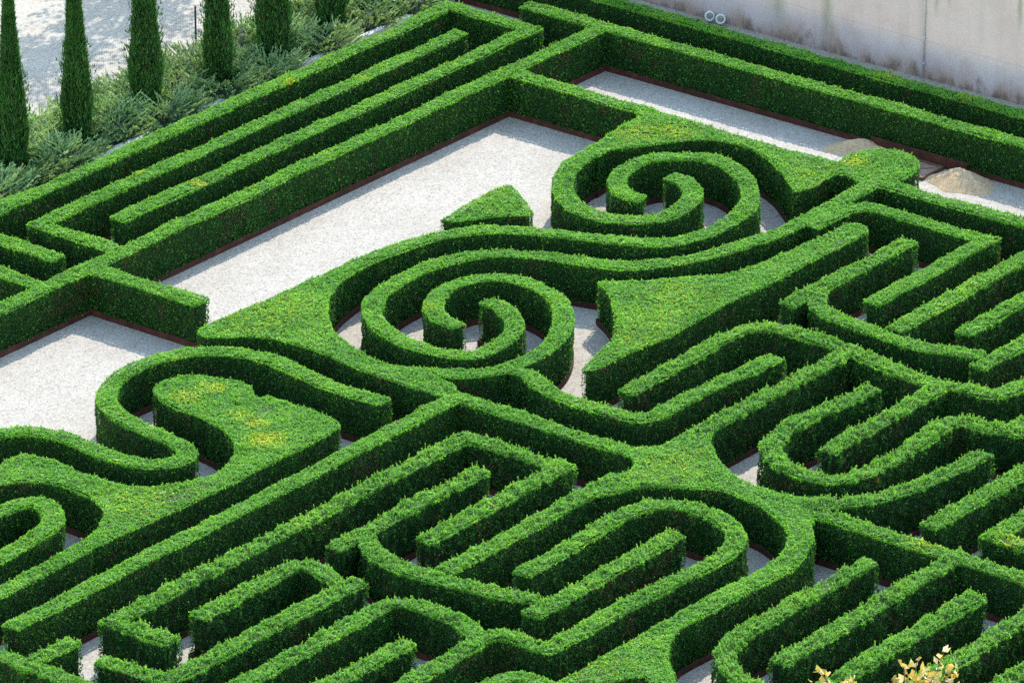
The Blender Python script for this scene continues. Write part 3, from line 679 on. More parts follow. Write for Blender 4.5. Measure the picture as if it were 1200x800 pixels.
YELLOW = [(-8.32, -0.55, 0.42, 0.85), (-7.84, 0.12, 0.28, 0.7), (-7.04, 1.87, 0.3, 0.6), (-7.75, 1.98, 0.35, 0.5), (-7.73, 0.64, 0.3, 0.4), (0.79, 8.87, 0.22, 0.9), (6.4, 11.05, 0.18, 0.8), (7.58, 9.95, 0.12, 0.7), (0.4, 10.13, 0.12, 0.6), (9.21, 2.8, 0.45, 0.45), (8.58, 3.38, 0.45, 0.45), (10.18, -1.16, 0.3, 0.7), (9.11, -0.79, 0.6, 0.25), (-3.3, -14.43, 0.35, 0.5), (-4.87, -7.4, 0.7, 0.3), (-4.25, -7.43, 0.7, 0.25), (0.58, -2.98, 0.9, 0.28), (2.2, -2.61, 0.9, 0.3), (-0.26, -3.3, 0.5, 0.25), (-3.01, 3.71, 0.8, 0.3), (-4.05, 3.29, 0.8, 0.3), (-3.3, 3.02, 0.7, 0.25), (-12.2, -0.39, 0.8, 0.25), (-11.42, -0.78, 0.7, 0.2), (14.57, 6.93, 0.3, 0.3), (14.55, 1.11, 0.3, 0.4), (14.62, -1.01, 0.3, 0.4), (-4.76, -2.57, 0.2, 0.2), (3.73, 3.81, 0.6, 0.2), (-1.34, 1.0, 0.2, 0.4), (-1.9, -2.55, 0.3, 0.3), (-4.41, -13.18, 0.3, 0.5), (-12.28, -11.53, 0.6, 0.25), (4.19, 3.83, 0.4, 0.2)]  # yellowed leaf patches; those along the wall hedge paint in sun spots


def leaf_colour(P, shoot=None, young_lit=None):
    """young: True for bright new growth on the clipped tops, False for older, bluer side leaves with shade put into their colour."""
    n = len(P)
    if young_lit is None: young_lit = np.ones(n, bool)
    a = vnoise(P, .9, 3)[:, None]
    b = vnoise(P, .16, 5)[:, None]
    c = rng.random((n, 1))
    dark = np.array([.058, .200, .024])
    mid = np.array([.108, .310, .036])
    lite = np.array([.225, .415, .052])
    k = np.clip(.15 + .45 * b + .35 * (c - .5) + .35 * (a - .3), 0, 1)
    colr = np.where(k < .5, dark + (mid - dark) * (k * 2), mid + (lite - mid) * (k * 2 - 1))
    fresh_lit = young_lit | (rng.random(n) < .08)
    colr = np.where(fresh_lit[:, None], colr, colr * np.array([.19, .30, .44]))  # side leaves: older foliage tone, darkened further to paint in the shaded faces
    plant = vnoise(P * np.array([1, 1, .2]), .38, 301)[:, None]        # one box plant after another
    colr = colr * (1 + (plant - .5) * np.array([.55, .34, .30]))
    thin = vnoise(P, .5, 302) * .6 + vnoise(P, .16, 303) * .4
    sick = (thin > .70) & (rng.random(n) < .45) & ~young_lit
    colr[sick] = np.array([.085, .062, .028]) * (.6 + .8 * rng.random((sick.sum(), 1)))
    old = rng.random(n) < .03
    colr[old] = np.array([.11, .12, .03]) * (.7 + .6 * rng.random((old.sum(), 1)))
    if shoot is not None:
        colr[shoot] = colr[shoot] * .45 + np.array([.13, .25, .05]) * .55
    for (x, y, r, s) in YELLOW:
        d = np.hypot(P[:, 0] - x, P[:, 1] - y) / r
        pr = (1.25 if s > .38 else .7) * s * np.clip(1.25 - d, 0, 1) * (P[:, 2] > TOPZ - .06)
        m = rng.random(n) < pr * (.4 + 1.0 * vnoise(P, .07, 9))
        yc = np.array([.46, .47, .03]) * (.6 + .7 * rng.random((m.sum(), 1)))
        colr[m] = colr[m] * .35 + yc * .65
    return colr * (.82 + .36 * rng.random((n, 1)))


def leaf_tris(P, Nn, length, width, lift=.9, tilt=.62):
    """one pointed leaf blade at each P; blades face outwards with scatter, tips lifted off the surface."""
    n = len(P)
    nb = unit(Nn * lift + np.array([0, 0, .25]) + rng.normal(size=(n, 3)) * tilt)
    d = np.cross(nb, rng.normal(size=(n, 3)))
    d = unit(unit(d) + Nn * .25)
    s = unit(np.cross(d, nb))
    ln = (length * (.65 + .7 * rng.random(n)))[:, None]
    wd = (width * (.75 + .5 * rng.random(n)))[:, None]
    V = np.empty((n, 3, 3))
    V[:, 0] = P - s * wd * .5 - d * ln * .35
    V[:, 1] = P + s * wd * .5 - d * ln * .35
    V[:, 2] = P + d * ln * .65
    return V


def clip_wave(P):
    """unsteady shears: slow dips and bulges of the clipped surface, metres (height, sideways)."""
    Q = P.copy()
    Q[:, 2] = 0
    up = (vnoise(Q, 1.25, 201) - .5) * .075 + (vnoise(Q, .42, 202) - .5) * .035
    side = (vnoise(P, .85, 203) - .5) * .055 + (vnoise(P, .32, 204) - .5) * .025
    return up, side


D_TOP, D_FRONT, D_BACK = 2700, 1350, 700
hedge_objs = []


def build_core(s):
    V, Fc = [], []
    if s['t'] == 'line':
        C, w = s['C'], s['w']
        dirn = unit(s['L'] - s['R'])
        scale = np.linalg.norm(s['L'] - s['R'], axis=1) / w
        prof = [(-.5 * w + .06, .05), (-.5 * w + .05, .32), (-.5 * w + .045, .62), (-.5 * w + .045, .86), (-.5 * w + .08, TOPZ - .025), (-.08, TOPZ - .02),
                (.08, TOPZ - .02), (.5 * w - .08, TOPZ - .025), (.5 * w - .045, .86), (.5 * w - .045, .62), (.5 * w - .05, .32), (.5 * w - .06, .05)]
        m = len(prof)
        C = C.copy()
        C[0] += unit(C[1] - C[0]) * .045
        C[-1] += unit(C[-2] - C[-1]) * .045
        for i in range(len(C)):
            for (o, z) in prof:
                q = C[i] + dirn[i] * o * scale[i]
                V.append((q[0], q[1], z))
        for i in range(len(C) - 1):
            for k in range(m - 1):
                Fc.append((i * m + k, i * m + k + 1, (i + 1) * m + k + 1, (i + 1) * m + k))
        Fc.append(tuple(range(m))[::-1])
        Fc.append(tuple((len(C) - 1) * m + k for k in range(m)))
    else:
        O = s['out']
        n = len(O)
        d = unit(np.roll(O, -1, 0) - np.roll(O, 1, 0))
        nin = np.stack([-d[:, 1], d[:, 0]], 1)
        rings = [(.06, .05), (.05, .32), (.045, .62), (.045, .86), (.07, TOPZ - .025)]
        for (o, z) in rings:
            q = O + nin * o
            V += [(x, y, z) for x, y in q]
        for r in range(len(rings) - 1):
            for k in range(n):
                k2 = (k + 1) % n
                Fc.append((r * n + k, r * n + k2, (r + 1) * n + k2, (r + 1) * n + k))
        b = (len(rings) - 1) * n
        tr = tessellate_polygon([[Vector(V[b + k]) for k in range(n)]])
        for t in tr: Fc.append(tuple(b + k for k in t))
    V = np.array(V)
    up, sd = clip_wave(V)
    V[:, 2] += (up - .012) * V[:, 2] / TOPZ
    V += (np.stack([vnoise(V, .22, 21), vnoise(V, .22, 22), vnoise(V, .22, 23)], 1) - .5) * .035
    return V, Fc


def build_edging(s):
    O = s['out']
    n = len(O)
    e1 = O - np.roll(O, 1, 0)
    e2 = np.roll(O, -1, 0) - O
    d = unit(unit(e1) + unit(e2))
    no = np.stack([d[:, 1], -d[:, 0]], 1)
    cs = np.clip((no * np.stack([unit(e1)[:, 1], -unit(e1)[:, 0]], 1)).sum(1), .5, 1)
    if s['t'] == 'line':
        no = -no if np.sum(O[:, 0] * np.roll(O[:, 1], -1) - np.roll(O[:, 0], -1) * O[:, 1]) < 0 else no
    V, Fc = [], []
    for off, z in ((.035, -.02), (.035, .135), (.023, .135), (.023, -.02)):
        q = O + no * (off / cs)[:, None]
        V += [(x, y, z) for x, y in q]
    for r in range(3):
        for k in range(n):
            k2 = (k + 1) % n
            Fc.append((r * n + k, r * n + k2, (r + 1) * n + k2, (r + 1) * n + k))
    return V, Fc


def sample_edge(A, B, dens_f, dens_b, z0, z1):
    """points on the vertical faces standing on polyline edges A->B (outward = right of travel)."""
    d = B - A
    ln = np.linalg.norm(d, axis=1)
    ok = ln > 1e-5
    A, B, d, ln = A[ok], B[ok], d[ok], ln[ok]
    no = np.stack([d[:, 1], -d[:, 0]], 1) / ln[:, None]
    fr = (no * (toc - A)).sum(1) > -8
    dens = np.where(fr, dens_f, dens_b)
    cnt = rng.poisson(dens * ln * (z1 - z0))
    ix = np.repeat(np.arange(len(A)), cnt)
    t = rng.random(len(ix))[:, None]
    P = np.empty((len(ix), 3))
    P[:, :2] = A[ix] + d[ix] * t
    P[:, 2] = z0 + (z1 - z0) * rng.random(len(ix))
    Nn = np.zeros((len(ix), 3))
    Nn[:, :2] = no[ix]
    return P, Nn


total = 0
for hi, (key, label, shag, pieces) in enumerate(HEDGES):
    lst = shapes[hi]
    c0 = lst[0]['out'].mean(0)
    root = empty('box_hedge', (float(c0[0]), float(c0[1]), 0))
    tag(root, label, 'hedge', 'clipped box hedges of the maze')
    allV, allF, eV, eF = [], [], [], []
    Ps, Ns, T = [], [], []
    for s in lst:
        V, Fc = build_core(s)
        o = sum(len(v) for v in allV)
        allV.append(V); allF += [tuple(o + k for k in f) for f in Fc]
        V, Fc = build_edging(s)
        o = len(eV)
        eV += V; eF += [tuple(o + k for k in f) for f in Fc]
        O = s['out']
        ccw = np.sum(O[:, 0] * np.roll(O[:, 1], -1) - np.roll(O[:, 0], -1) * O[:, 1]) > 0
        Oc = O if ccw else O[::-1]
        P, Nn = sample_edge(Oc, np.roll(Oc, -1, 0), D_FRONT, D_BACK, .10, TOPZ)
        i, j = cell(P)
        keep = inner[i, j] == 0
        Ps.append(P[keep]); Ns.append(Nn[keep]); T.append(np.zeros(keep.sum(), bool))
        # the arris between side and top
        B2 = np.roll(Oc, -1, 0)
        dd = B2 - Oc
        el = np.linalg.norm(dd, axis=1)
        cnt = rng.poisson(el * 210)
        ix = np.repeat(np.arange(len(Oc)), cnt)
        no2 = np.stack([dd[:, 1], -dd[:, 0]], 1) / (el[:, None] + 1e-9)
        q = Oc[ix] + dd[ix] * rng.random((len(ix), 1)) - no2[ix] * .015
        ph = rng.random(len(ix)) * 1.4 + .1
        P = np.column_stack([q, TOPZ - .02 - .03 * rng.random(len(ix))])
        Nn = np.column_stack([no2[ix] * np.cos(ph)[:, None], np.sin(ph)])
        i, j = cell(P)
        keep = inner[i, j] == 0
        Ps.append(P[keep]); Ns.append(Nn[keep]); T.append(np.zeros(keep.sum(), bool))
        # top
        if s['t'] == 'line':
            seg = np.linalg.norm(np.diff(s['C'], axis=0), axis=1)
            cnt = rng.poisson(seg * s['w'] * D_TOP)
            ix = np.repeat(np.arange(len(seg)), cnt)
            t = rng.random(len(ix))[:, None]
            u = rng.random(len(ix))[:, None]
            l = s['L'][ix] * (1 - t) + s['L'][ix + 1] * t
            r = s['R'][ix] * (1 - t) + s['R'][ix + 1] * t
            q = l * (1 - u) + r * u
        else:
            lo, hi2 = O.min(0), O.max(0)
            n = int((hi2 - lo).prod() * D_TOP)
            q = lo + rng.random((n, 2)) * (hi2 - lo)
            q = q[inside_poly(q[:, 0], q[:, 1], O)]
        i, j = cell(q)
        q = q[idmap[i, j] == hi]
        P = np.column_stack([q, np.full(len(q), TOPZ)])
        Ps.append(P); Ns.append(np.tile([0., 0., 1.], (len(q), 1))); T.append(np.ones(len(q), bool))
    P = np.vstack(Ps); Nn = np.vstack(Ns); T = np.concatenate(T)
    # drop what lies far outside the view
    # clipped surface: sprigs stand a little proud, gaps lie deeper
    amp = .034 + .048 * shag
    k = vnoise(P, .075 + .05 * shag, 31) * .6 + vnoise(P, .25, 32) * .4 - .42
    P = P + Nn * (k[:, None] * amp * 2.4 + rng.random((len(P), 1)) * .016 - .012)
    up, sd = clip_wave(P)
    P[:, 2] += up * np.clip(P[:, 2] / TOPZ, 0, 1)
    P[:, :2] += Nn[:, :2] * (sd + .012)[:, None]
    V3 = leaf_tris(P, Nn, .046 + .008 * shag, .027 + .003 * shag, .9, np.where(T, .48, .68)[:, None])
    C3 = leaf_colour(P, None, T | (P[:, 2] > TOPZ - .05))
    # unclipped hedges carry darker, bluer leaves with pale sprig tips
    pale = np.clip((k - .02) * 5, 0, 1)[:, None]
    C3 *= 1 - shag * (np.array([.34, .30, .12]) * (1 - pale))
    # long shoots that escaped the shears
    top = P[T]
    ns = int(len(top) / D_TOP * (95 + 95 * shag))
    if ns:
        b = top[rng.integers(0, len(top), ns)]
        h = (.02 + .045 * rng.random(ns) + .085 * shag * rng.random(ns) ** 2)
        lean = rng.normal(size=(ns, 3)) * .22
        lean[:, 2] = 1
        lean = unit(lean)
        m = 6
        f = np.tile(np.linspace(.15, 1, m), ns)
        base = np.repeat(b, m, 0) + np.repeat(lean * h[:, None], m, 0) * f[:, None]
        Vs = leaf_tris(base, np.repeat(lean, m, 0), .042, .022, .25)
        V3 = np.concatenate([V3, Vs])
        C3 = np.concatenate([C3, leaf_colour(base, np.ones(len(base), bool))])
    total += len(V3)
    allV = np.vstack(allV)
    cm = link('foliage', mesh_from('foliage', allV, allF), M_core, root)
    lm = link('leaves', tri_mesh('leaves', V3, C3), M_leaf, root)
    tag(lm, kind='stuff')
    em = link('steel_edging', mesh_from('steel_edging', eV, eF), M_steel, root)
print('hedge leaves', total)

# ------------------------------------------------------------------ cypresses
def cypress(x, y, h, rmax, seed, label):
    r_ = np.random.default_rng(seed)
    root = empty('cypress_tree', (x, y, 0))
    tag(root, label, 'tree', 'row of slim cypresses along the hedge')

    def prof(t):
        return rmax * np.clip(np.minimum(.62 + 2.3 * t, 1.0), 0, 1) * np.clip(1 - t, 0, 1) ** 1.08 * 1.06 * (1 + .05 * np.sin(9 * t + seed))
    V, Fc = [], []
    nz, na = 40, 20
    for i in range(nz + 1):
        t = i / nz
        z = .12 + t * (h - .12)
        for k in range(na):
            a = 2 * math.pi * k / na
            q = np.array([[math.cos(a) * 3 + x, math.sin(a) * 3 + y, z * .5]])
            r = prof(t) * (.70 + .34 * float(vnoise(q, .55, seed)[0]))
            V.append((x + r * math.cos(a), y + r * math.sin(a), z))
    for i in range(nz):
        for k in range(na):
            k2 = (k + 1) % na
            Fc.append((i * na + k, i * na + k2, (i + 1) * na + k2, (i + 1) * na + k))
    Vt, Ft = tube([(x, y, -.05), (x, y, .5), (x + .01, y, 2.0), (x, y, h * .8)], [.075, .06, .045, .01], 8)
    link('trunk', mesh_from('trunk', Vt, Ft, True), M_bark, root)
    cr = link('crown', mesh_from('crown', V, Fc), M_cyp_core, root)
    n = 15000
    t = r_.random(n) ** 1.15
    a = r_.random(n) * 2 * math.pi
    q = np.column_stack([np.cos(a) * 3 + x, np.sin(a) * 3 + y, (.12 + t * h) * .5])
    rr = prof(t) * (.74 + .38 * vnoise(q, .55, seed)) * (.93 + .13 * r_.random(n))
    P = np.column_stack([x + rr * np.cos(a), y + rr * np.sin(a), .1 + t * (h - .1)])
    # ragged tufts that stand off the column, low down
    tf = r_.random(n) < .10
    P[tf, :2] += (P[tf, :2] - np.array([x, y])) * (.15 + .55 * r_.random((tf.sum(), 1))) * (t[tf, None] < .45)
    d = np.column_stack([np.cos(a) * .30, np.sin(a) * .30, np.ones(n)]) + r_.normal(size=(n, 3)) * .22
    d = unit(d)
    s = unit(np.cross(d, r_.normal(size=(n, 3))))
    ln = (.07 + .09 * r_.random(n))[:, None]
    T3 = np.empty((n, 3, 3))
    T3[:, 0] = P - s * .016
    T3[:, 1] = P + s * .016
    T3[:, 2] = P + d * ln
    k = (.55 * vnoise(P * np.array([1, 1, .35]), .10, seed + 1) + .45 * r_.random(n))[:, None]
    C3 = np.array([.010, .042, .012]) * (1 - k) + np.array([.055, .165, .036]) * k
    br = r_.random(n) < .012
    C3[br] = (.10, .075, .035)
    tag(link('needles', tri_mesh('needles', T3, C3), M_cyp_leaf, root), kind='stuff')


CYP = [(0.72, 13.98, 5.2, .37, 'leftmost cypress, cut by the left edge of the picture'),
       (2.72, 13.92, 5.4, .37, 'second cypress from the left, beside a thin black fence post'),
       (5.10, 14.02, 5.7, .39, 'third cypress from the left, bulging on its right side'),
       (7.22, 13.78, 5.5, .37, 'fourth cypress from the left, just right of the tall black post'),
       (9.08, 13.76, 5.8, .41, 'fifth cypress from the left, at the edge of the shaded gravel'),
       (11.3, 13.94, 5.6, .40, 'rightmost cypress, only its foot showing above the junipers')]
for i, (x, y, h, r, lab) in enumerate(CYP):
    cypress(x - .16, y - .13, h * (1, .96, 1.05, .98, 1.06, 1)[i], r * (1, .94, 1.04, .97, 1.03, 1)[i], 100 + i, lab)

# ------------------------------------------------------------------ junipers: one sprawling mass
jr = np.random.default_rng(44)
JC = []                                   # single sprawling plants: x, y, radius, height
for k in range(52):
    JC.append((-6.2 + 21.4 * (k + jr.random()) / 52, 13.0 + 2.0 * ((k * .618) % 1.0), .55 + .35 * jr.random(), .26 + .24 * jr.random()))
JC = np.array(JC)


def nearest(P):
    d = np.hypot(P[:, None, 0] - JC[None, :, 0], P[:, None, 1] - JC[None, :, 1])
    return d


def mound(P):
    """height of the juniper mass at (x, y)."""
    d = nearest(P) / JC[None, :, 2]
    h = (np.clip(1 - d * d, 0, 1) ** .6 * JC[None, :, 3]).max(1)
    e = np.clip(np.minimum((P[:, 1] - 12.62) / .28, (15.25 - P[:, 1]) / .35), 0, 1) ** .7
    for (cx, cy, *_q) in CYP:
        e = e * np.clip((np.hypot(P[:, 0] - cx + .3, P[:, 1] - cy + .25) - .2) / .35, .15, 1)
    return h * e * (.75 + .5 * vnoise(P, .3, 62))


jun = empty('juniper_groundcover', (5, 14, 0))
tag(jun, 'grey green creeping junipers spreading under the cypresses', 'juniper', kind='stuff')
gx, gy = np.meshgrid(np.arange(-6.5, 15.6, .12), np.arange(12.74, 15.21, .09), indexing='ij')
Q = np.column_stack([gx.ravel(), gy.ravel(), np.zeros(gx.size)])
Q[:, 2] = mound(Q) * .72 + .01 + (vnoise(Q, .13, 71) - .5) * .05
na, nb = gx.shape
Fq = [(i * nb + j, (i + 1) * nb + j, (i + 1) * nb + j + 1, i * nb + j + 1) for i in range(na - 1) for j in range(nb - 1)
      if max(Q[i * nb + j, 2], Q[(i + 1) * nb + j, 2], Q[(i + 1) * nb + j + 1, 2], Q[i * nb + j + 1, 2]) > .10]
tag(link('stems', mesh_from('stems', Q, Fq), core_mat('juniper_twigs', (.008, .018, .009), (.028, .055, .024), 14), jun), kind='stuff')
nj = 8000
jb = np.column_stack([rng.uniform(-6.5, 15.5, nj), rng.uniform(12.74, 15.15, nj), np.zeros(nj)])
jh = mound(jb)
keep = jh > .07
jb, jh = jb[keep], jh[keep]
nj = len(jb)
m = 20
ang = rng.random(nj) * 2 * math.pi
# sprays fan outwards from scattered centres
cx = JC[(nearest(jb) / JC[None, :, 2]).argmin(1), :2]
out = unit(jb[:, :2] - cx + rng.normal(size=(nj, 2)) * .15)
ax = unit(np.column_stack([out[:, 0], out[:, 1], .55 + .6 * rng.random(nj)]))
ln = .26 + .30 * rng.random(nj)
base = jb.copy()
base[:, 2] = jh * .72
f = np.tile(np.linspace(0, 1, m), nj)
A = np.repeat(ax, m, 0)
Pj = np.repeat(base, m, 0) + A * (np.repeat(ln, m) * f)[:, None]
Pj[:, 2] -= .05 * f * f
nbv = unit(np.array([0, 0, .7]) + rng.normal(size=(nj * m, 3)) * .6)
dj = unit(A * 1.1 + rng.normal(size=(nj * m, 3)) * .38)
sj = unit(np.cross(dj, nbv))
lj = (.05 + .05 * rng.random(nj * m) * (1 - .4 * f))[:, None]
TJ = np.empty((nj * m, 3, 3))
TJ[:, 0] = Pj - sj * .019
TJ[:, 1] = Pj + sj * .019
TJ[:, 2] = Pj + dj * lj
kj = (.4 * vnoise(Pj, .6, 63) + .25 * rng.random(nj * m) + .42 * np.repeat(rng.random(nj), m) + .12 * f - .1)[:, None]
kj = np.clip(kj, 0, 1)
CJ = np.array([.055, .150, .048]) * (1 - kj) + np.array([.33, .45, .20]) * kj
CJ = CJ * (.75 + .5 * _h(np.repeat((nearest(jb) / JC[None, :, 2]).argmin(1), m).astype(np.int64), 3, 7, 1))[:, None]
tag(link('sprays', tri_mesh('sprays', TJ, CJ), M_jun_leaf, jun), kind='stuff')

# ------------------------------------------------------------------ wire fence behind the junipers
fr = empty('wire_fence', (5, 15.3, 0))
tag(fr, 'thin wire mesh fence with black posts behind the junipers', 'fence')
for px in (-4.85, -.48, 3.89, 8.26, 12.63, 17.0):
    V, Fc = tube([(px, 15.3, -.05), (px, 15.3, 1.12)], .022, 8)
    link('post', mesh_from('post', V, Fc), M_black, fr)
V, Fc = [], []


def wire(a, b, r=.0016):
    o = len(V)
    a, b = Vector(a), Vector(b)
    t = (b - a).normalized()
    p = t.orthogonal().normalized() * r
    q = t.cross(p)
    for e in (a, b):
        V.extend([e + p, e - p * .5 + q * .87, e - p * .5 - q * .87])
    for k in range(3):
        Fc.append((o + k, o + (k + 1) % 3, o + 3 + (k + 1) % 3, o + 3 + k))


x = -4.85
while x < 17.0:
    wire((x, 15.3, .03), (x, 15.3, 1.05))
    x += .06
for z in (.05, .25, .45, .65, .85, 1.04):
    wire((-4.85, 15.303, z), (17.0, 15.303, z), .002)
tag(link('wire_mesh', mesh_from('wire_mesh', V, Fc), M_black, fr), kind='stuff')

# ------------------------------------------------------------------ sand piles
def pile(cx, cy, rx, ry, h, rot, seed, label):
    V, Fc = [], []
    nr, na = 26, 64
    for i in range(nr + 1):
        t = i / nr
        for k in range(na):
            a = 2 * math.pi * k / na
            e = 1 + .16 * math.sin(2 * a + seed) + .09 * math.sin(5 * a + 2 * seed)
            lx, ly = rx * t * e * math.cos(a), ry * t * e * math.sin(a)
            x = cx + lx * math.cos(rot) - ly * math.sin(rot)
            y = cy + lx * math.sin(rot) + ly * math.cos(rot)
            q = np.array([[x, y, 0.]])
            z = h * (1 - t) ** 1.15 * (1 - .14 * math.exp(-(t / .2) ** 2)) + (1 - t) * (float(vnoise(q, .16, seed)[0]) - .5) * .07 + (1 - t) * (float(vnoise(q, .05, seed + 3)[0]) - .5) * .03 - .012 * (t > .99)
            V.append((x, y, max(z, -.01)))
    for i in range(nr):
        for k in range(na):
            k2 = (k + 1) % na
            Fc.append((i * na + k, i * na + k2, (i + 1) * na + k2, (i + 1) * na + k))
    o = link('sand_pile', mesh_from('sand_pile', V, Fc, True), M_sand)
    # loose lumps
    tag(o, label, 'sand pile', 'sand piles by the hatch')
    return o


p1 = pile(12.62, .42, .72, .50, .30, R(-75), 1, 'smaller tan sand pile half hidden behind the rounded hedge knob')
p2 = pile(12.42, -2.32, .70, .66, .40, R(-80), 2, 'larger tan sand pile in the open, right of the rusty hatch')

# ------------------------------------------------------------------ hatch and the steel plate beside it
hr = empty('hatch', (12.5, -1.1, 0))
tag(hr, 'square rusty brown hatch with diagonal ribs set in the gravel', 'hatch')
x0, x1, y0, y1 = 12.03, 12.86, -1.60, -.70
M_hdark = noisy_mat('hatch_frame_rust', [(.3, (.07, .035, .028)), (.7, (.14, .075, .055))], 11, .85, .15, .4, .004)
hp = link('panel', box('panel_', x0 + .04, x1 - .04, y0 + .04, y1 - .04, .0, .035, None).data, M_hatch, hr)
bpy.data.objects.remove(bpy.data.objects['panel_'])
for nm, b in (('frame_bar', (x0, x1, y0, y0 + .05)), ('frame_bar', (x0, x1, y1 - .05, y1)), ('frame_bar', (x0, x0 + .05, y0 + .052, y1 - .052)), ('frame_bar', (x1 - .05, x1, y0 + .052, y1 - .052))):
    o = box(nm, b[0], b[1], b[2], b[3], -.01, .07, M_hdark, None, .006)
    rel(o, hr)
for sgn in (1, -1):
    a, b = Vector((x0 + .06, y0 + .06 if sgn > 0 else y1 - .06, .045)), Vector((x1 - .06, y1 - .06 if sgn > 0 else y0 + .06, .045))
    d = (b - a).normalized()
    n = Vector((-d.y, d.x, 0)) * .018
    zz = Vector((0, 0, .014 if sgn > 0 else .012))
    V = [a + n, a - n, b - n, b + n]
    V = [v - zz for v in V] + [v + zz for v in V]
    Fc = [(3, 2, 1, 0), (4, 5, 6, 7), (0, 1, 5, 4), (1, 2, 6, 5), (2, 3, 7, 6), (3, 0, 4, 7)]
    link('rib', mesh_from('rib', V, Fc), M_hatch, hp)
pl = box('steel_plate', 12.875, 12.895, -2.15, .35, -.02, .27, M_steel, None, .004)
tag(pl, 'long red brown steel plate standing against the hedge behind the hatch', 'plate')

# ------------------------------------------------------------------ two round lamps at the foot of the wall
def lamp(x, y, label):
    root = empty('ground_lamp', (x, y, 0))
    tag(root, label, 'lamp', 'pair of round lamps at the wall foot')
    nx, ny, nz = unit(np.array([-.80, -.60, .22]))
    n = Vector((nx, ny, nz))
    c = Vector((x, y, .17))
    a = n.orthogonal().normalized()
    b = n.cross(a)
    seg = 28

    def ring(spec):
        V, Fc = [], []
        for (r, o) in spec:
            for k in range(seg):
                th = 2 * math.pi * k / seg
                V.append(c + (a * math.cos(th) + b * math.sin(th)) * r + n * o)
        for i in range(len(spec) - 1):
            for k in range(seg):
                k2 = (k + 1) % seg
                Fc.append((i * seg + k, i * seg + k2, (i + 1) * seg + k2, (i + 1) * seg + k))
        return V, Fc
    V, Fc = ring([(.072, 0), (.075, .03), (.10, .038), (.118, .02), (.118, -.03), (.09, -.09), (.03, -.12)])
    hs = link('housing', mesh_from('housing', V, Fc, True), M_white, root)
    V, Fc = ring([(.074, .008), (.04, .014), (.002, .016)])
    link('lens', mesh_from('lens', V, Fc, True), M_lens, hs)
    V, Fc = tube([(x + .02, y + .02, -.02), (x + .02, y + .02, .1)], .02, 8)
    link('stem', mesh_from('stem', V, Fc), M_black, root)


lamp(16.72, 7.47, 'left one of two round white rimmed lamps at the wall foot')
lamp(16.72, 7.17, 'right one of two round white rimmed lamps at the wall foot')


# ------------------------------------------------------------------ broadleaf trees
def broad_leaves(P, D, size, r_):
    """folded two-blade leaves: (2n,3,3)."""
    n = len(P)
    d = unit(D)
    s = unit(np.cross(d, r_.normal(size=(n, 3))))
    nn = np.cross(d, s)
    ln = (size * (.7 + .6 * r_.random(n)))[:, None]
    w = ln * .34
    T3 = np.empty((2 * n, 3, 3))
    mid = P + d * ln * .45
    T3[:n, 0] = P; T3[:n, 1] = mid + s * w + nn * w * .35; T3[:n, 2] = P + d * ln
    T3[n:, 0] = P; T3[n:, 1] = P + d * ln; T3[n:, 2] = mid - s * w + nn * w * .35
    return T3


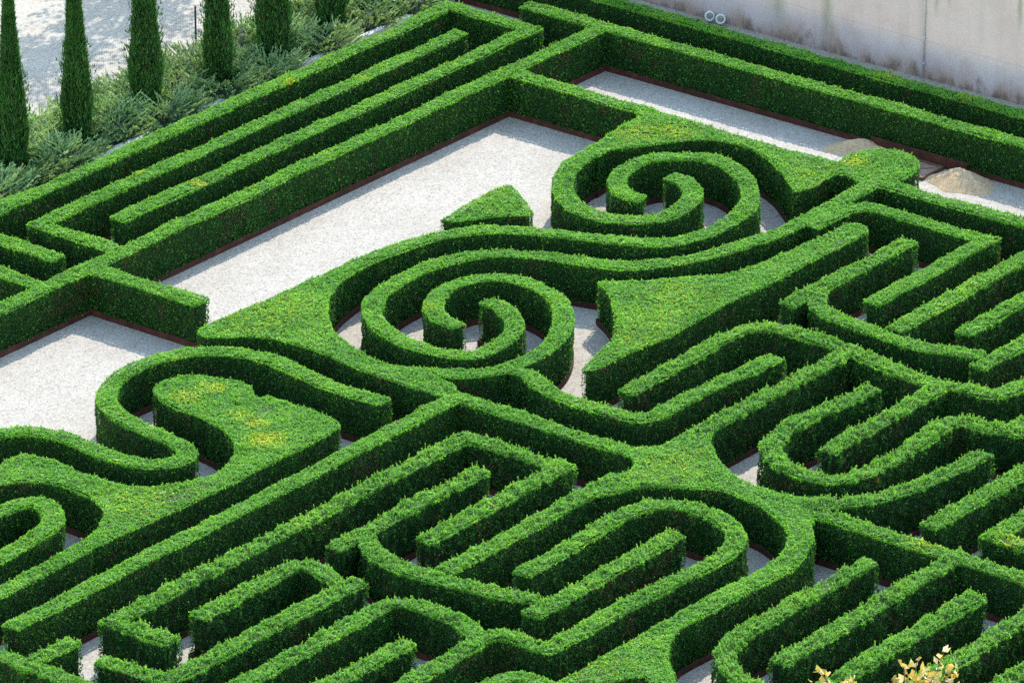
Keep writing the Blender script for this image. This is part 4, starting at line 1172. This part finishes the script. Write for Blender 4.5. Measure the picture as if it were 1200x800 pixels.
def tree(name, label, x, y, trunk_h, tips, leaf, n_leaf, cols, seed, mat, trunk_r=.16, spread=.3, group=None):
    r_ = np.random.default_rng(seed)
    root = empty(name, (x, y, 0))
    tag(root, label, 'tree', group)
    top = Vector((x + .1, y - .05, trunk_h))
    V, Fc = tube([(x, y, -.1), (x + .04, y, trunk_h * .35), (x - .03, y + .05, trunk_h * .7), top], [trunk_r, trunk_r * .75, trunk_r * .5, trunk_r * .3], 10)
    link('trunk', mesh_from('trunk', V, Fc, True), M_bark, root)
    bv, bf = [], []
    P, D = [], []
    for tp in tips:
        tp = Vector(tp)
        z0 = trunk_h * (.62 + .36 * r_.random())
        z0 = min(z0, tp.z - .3) if tp.z > 1 else z0
        s = Vector((x, y, z0))
        midp = s.lerp(tp, .55) + Vector((r_.normal() * .12, r_.normal() * .12, .12))
        v, f = tube([s, midp, tp], [.035, .02, .005], 5)
        o = len(bv)
        bv += v; bf += [tuple(o + k for k in q) for q in f]
        ax = (tp - midp).normalized()
        for k in range(n_leaf):
            t = 1 - r_.random() ** 1.3 * .9
            b = midp.lerp(tp, t)
            P.append(np.array(b) + r_.normal(size=3) * spread * .35 * (1.15 - t))
            D.append(np.array(ax) * .7 + r_.normal(size=3) * .7)
    link('branches', mesh_from('branches', bv, bf, True), M_bark, root)
    P, D = np.array(P), np.array(D)
    T3 = broad_leaves(P, D, leaf, r_)
    n = len(P)
    pick = r_.integers(0, len(cols), n)
    C = np.array(cols)[pick] * (.75 + .5 * r_.random((n, 1)))
    tag(link('crown', tri_mesh('crown', T3, np.vstack([C, C])), mat, root), kind='stuff')


# pale yellow tree in front of the garden: only its top twigs reach into view
tips = [(-31.88, -30.15, 13.98), (-31.78, -30.22, 14.12), (-31.61, -30.53, 14.00), (-31.53, -30.59, 14.06), (-31.23, -31.03, 14.06), (-31.05, -31.11, 14.26), (-30.94, -31.25, 14.30),
        (-30.91, -31.37, 14.19), (-30.70, -31.53, 14.40), (-30.67, -31.70, 14.24), (-30.80, -31.69, 14.04), (-31.05, -31.33, 14.03), (-30.90, -31.51, 14.10), (-30.64, -31.93, 14.03)]
r2 = np.random.default_rng(5)
tips = [(a, b, c - .10) for a, b, c in tips]
for k in range(150):
    a = r2.random() * 2 * math.pi
    t = r2.random()
    rr = 1.9 * math.sqrt(r2.random()) * (1 - .35 * t)
    z = 9.6 + 3.75 * t
    tips.append((-31.2 + rr * math.cos(a), -31.05 + rr * math.sin(a), z))
M_yel = leaf_mat('pale_yellow_leaf', .35, .5, .3, (1.15, 1.1, .9))
tree('yellow_tree', 'pale yellow leaved tree top poking in at the bottom right edge', -31.2, -31.05, 12.6, tips, .115, 30,
     [(.46, .38, .14), (.52, .45, .24), (.42, .30, .05), (.46, .34, .07), (.56, .50, .34), (.26, .24, .06)], 11, M_yel, .15, .42)

# two trees beyond the frame on the far side of the gravel yard, whose shade dapples it
M_brd = leaf_mat('broad_leaf', .35, .5, .3)
for k, (tx, ty, n) in enumerate(((11.2, 19.6, 95), (15.4, 20.6, 110))):
    tp = []
    for q in range(n):
        a = r2.random() * 2 * math.pi
        t = r2.random()
        rr = 2.6 * math.sqrt(r2.random()) * math.sin(math.pi * (.15 + .75 * t))
        tp.append((tx + rr * math.cos(a), ty + rr * math.sin(a), 4.6 + 3.4 * t))
    tree('shade_tree', ('nearer' if k == 0 else 'farther') + ' broad tree standing beyond the gravel yard', tx, ty, 6.2, tp, .16, 26,
         [(.05, .11, .03), (.07, .14, .035), (.04, .09, .025)], 50 + k, M_brd, .17, .9, 'trees beyond the gravel yard')
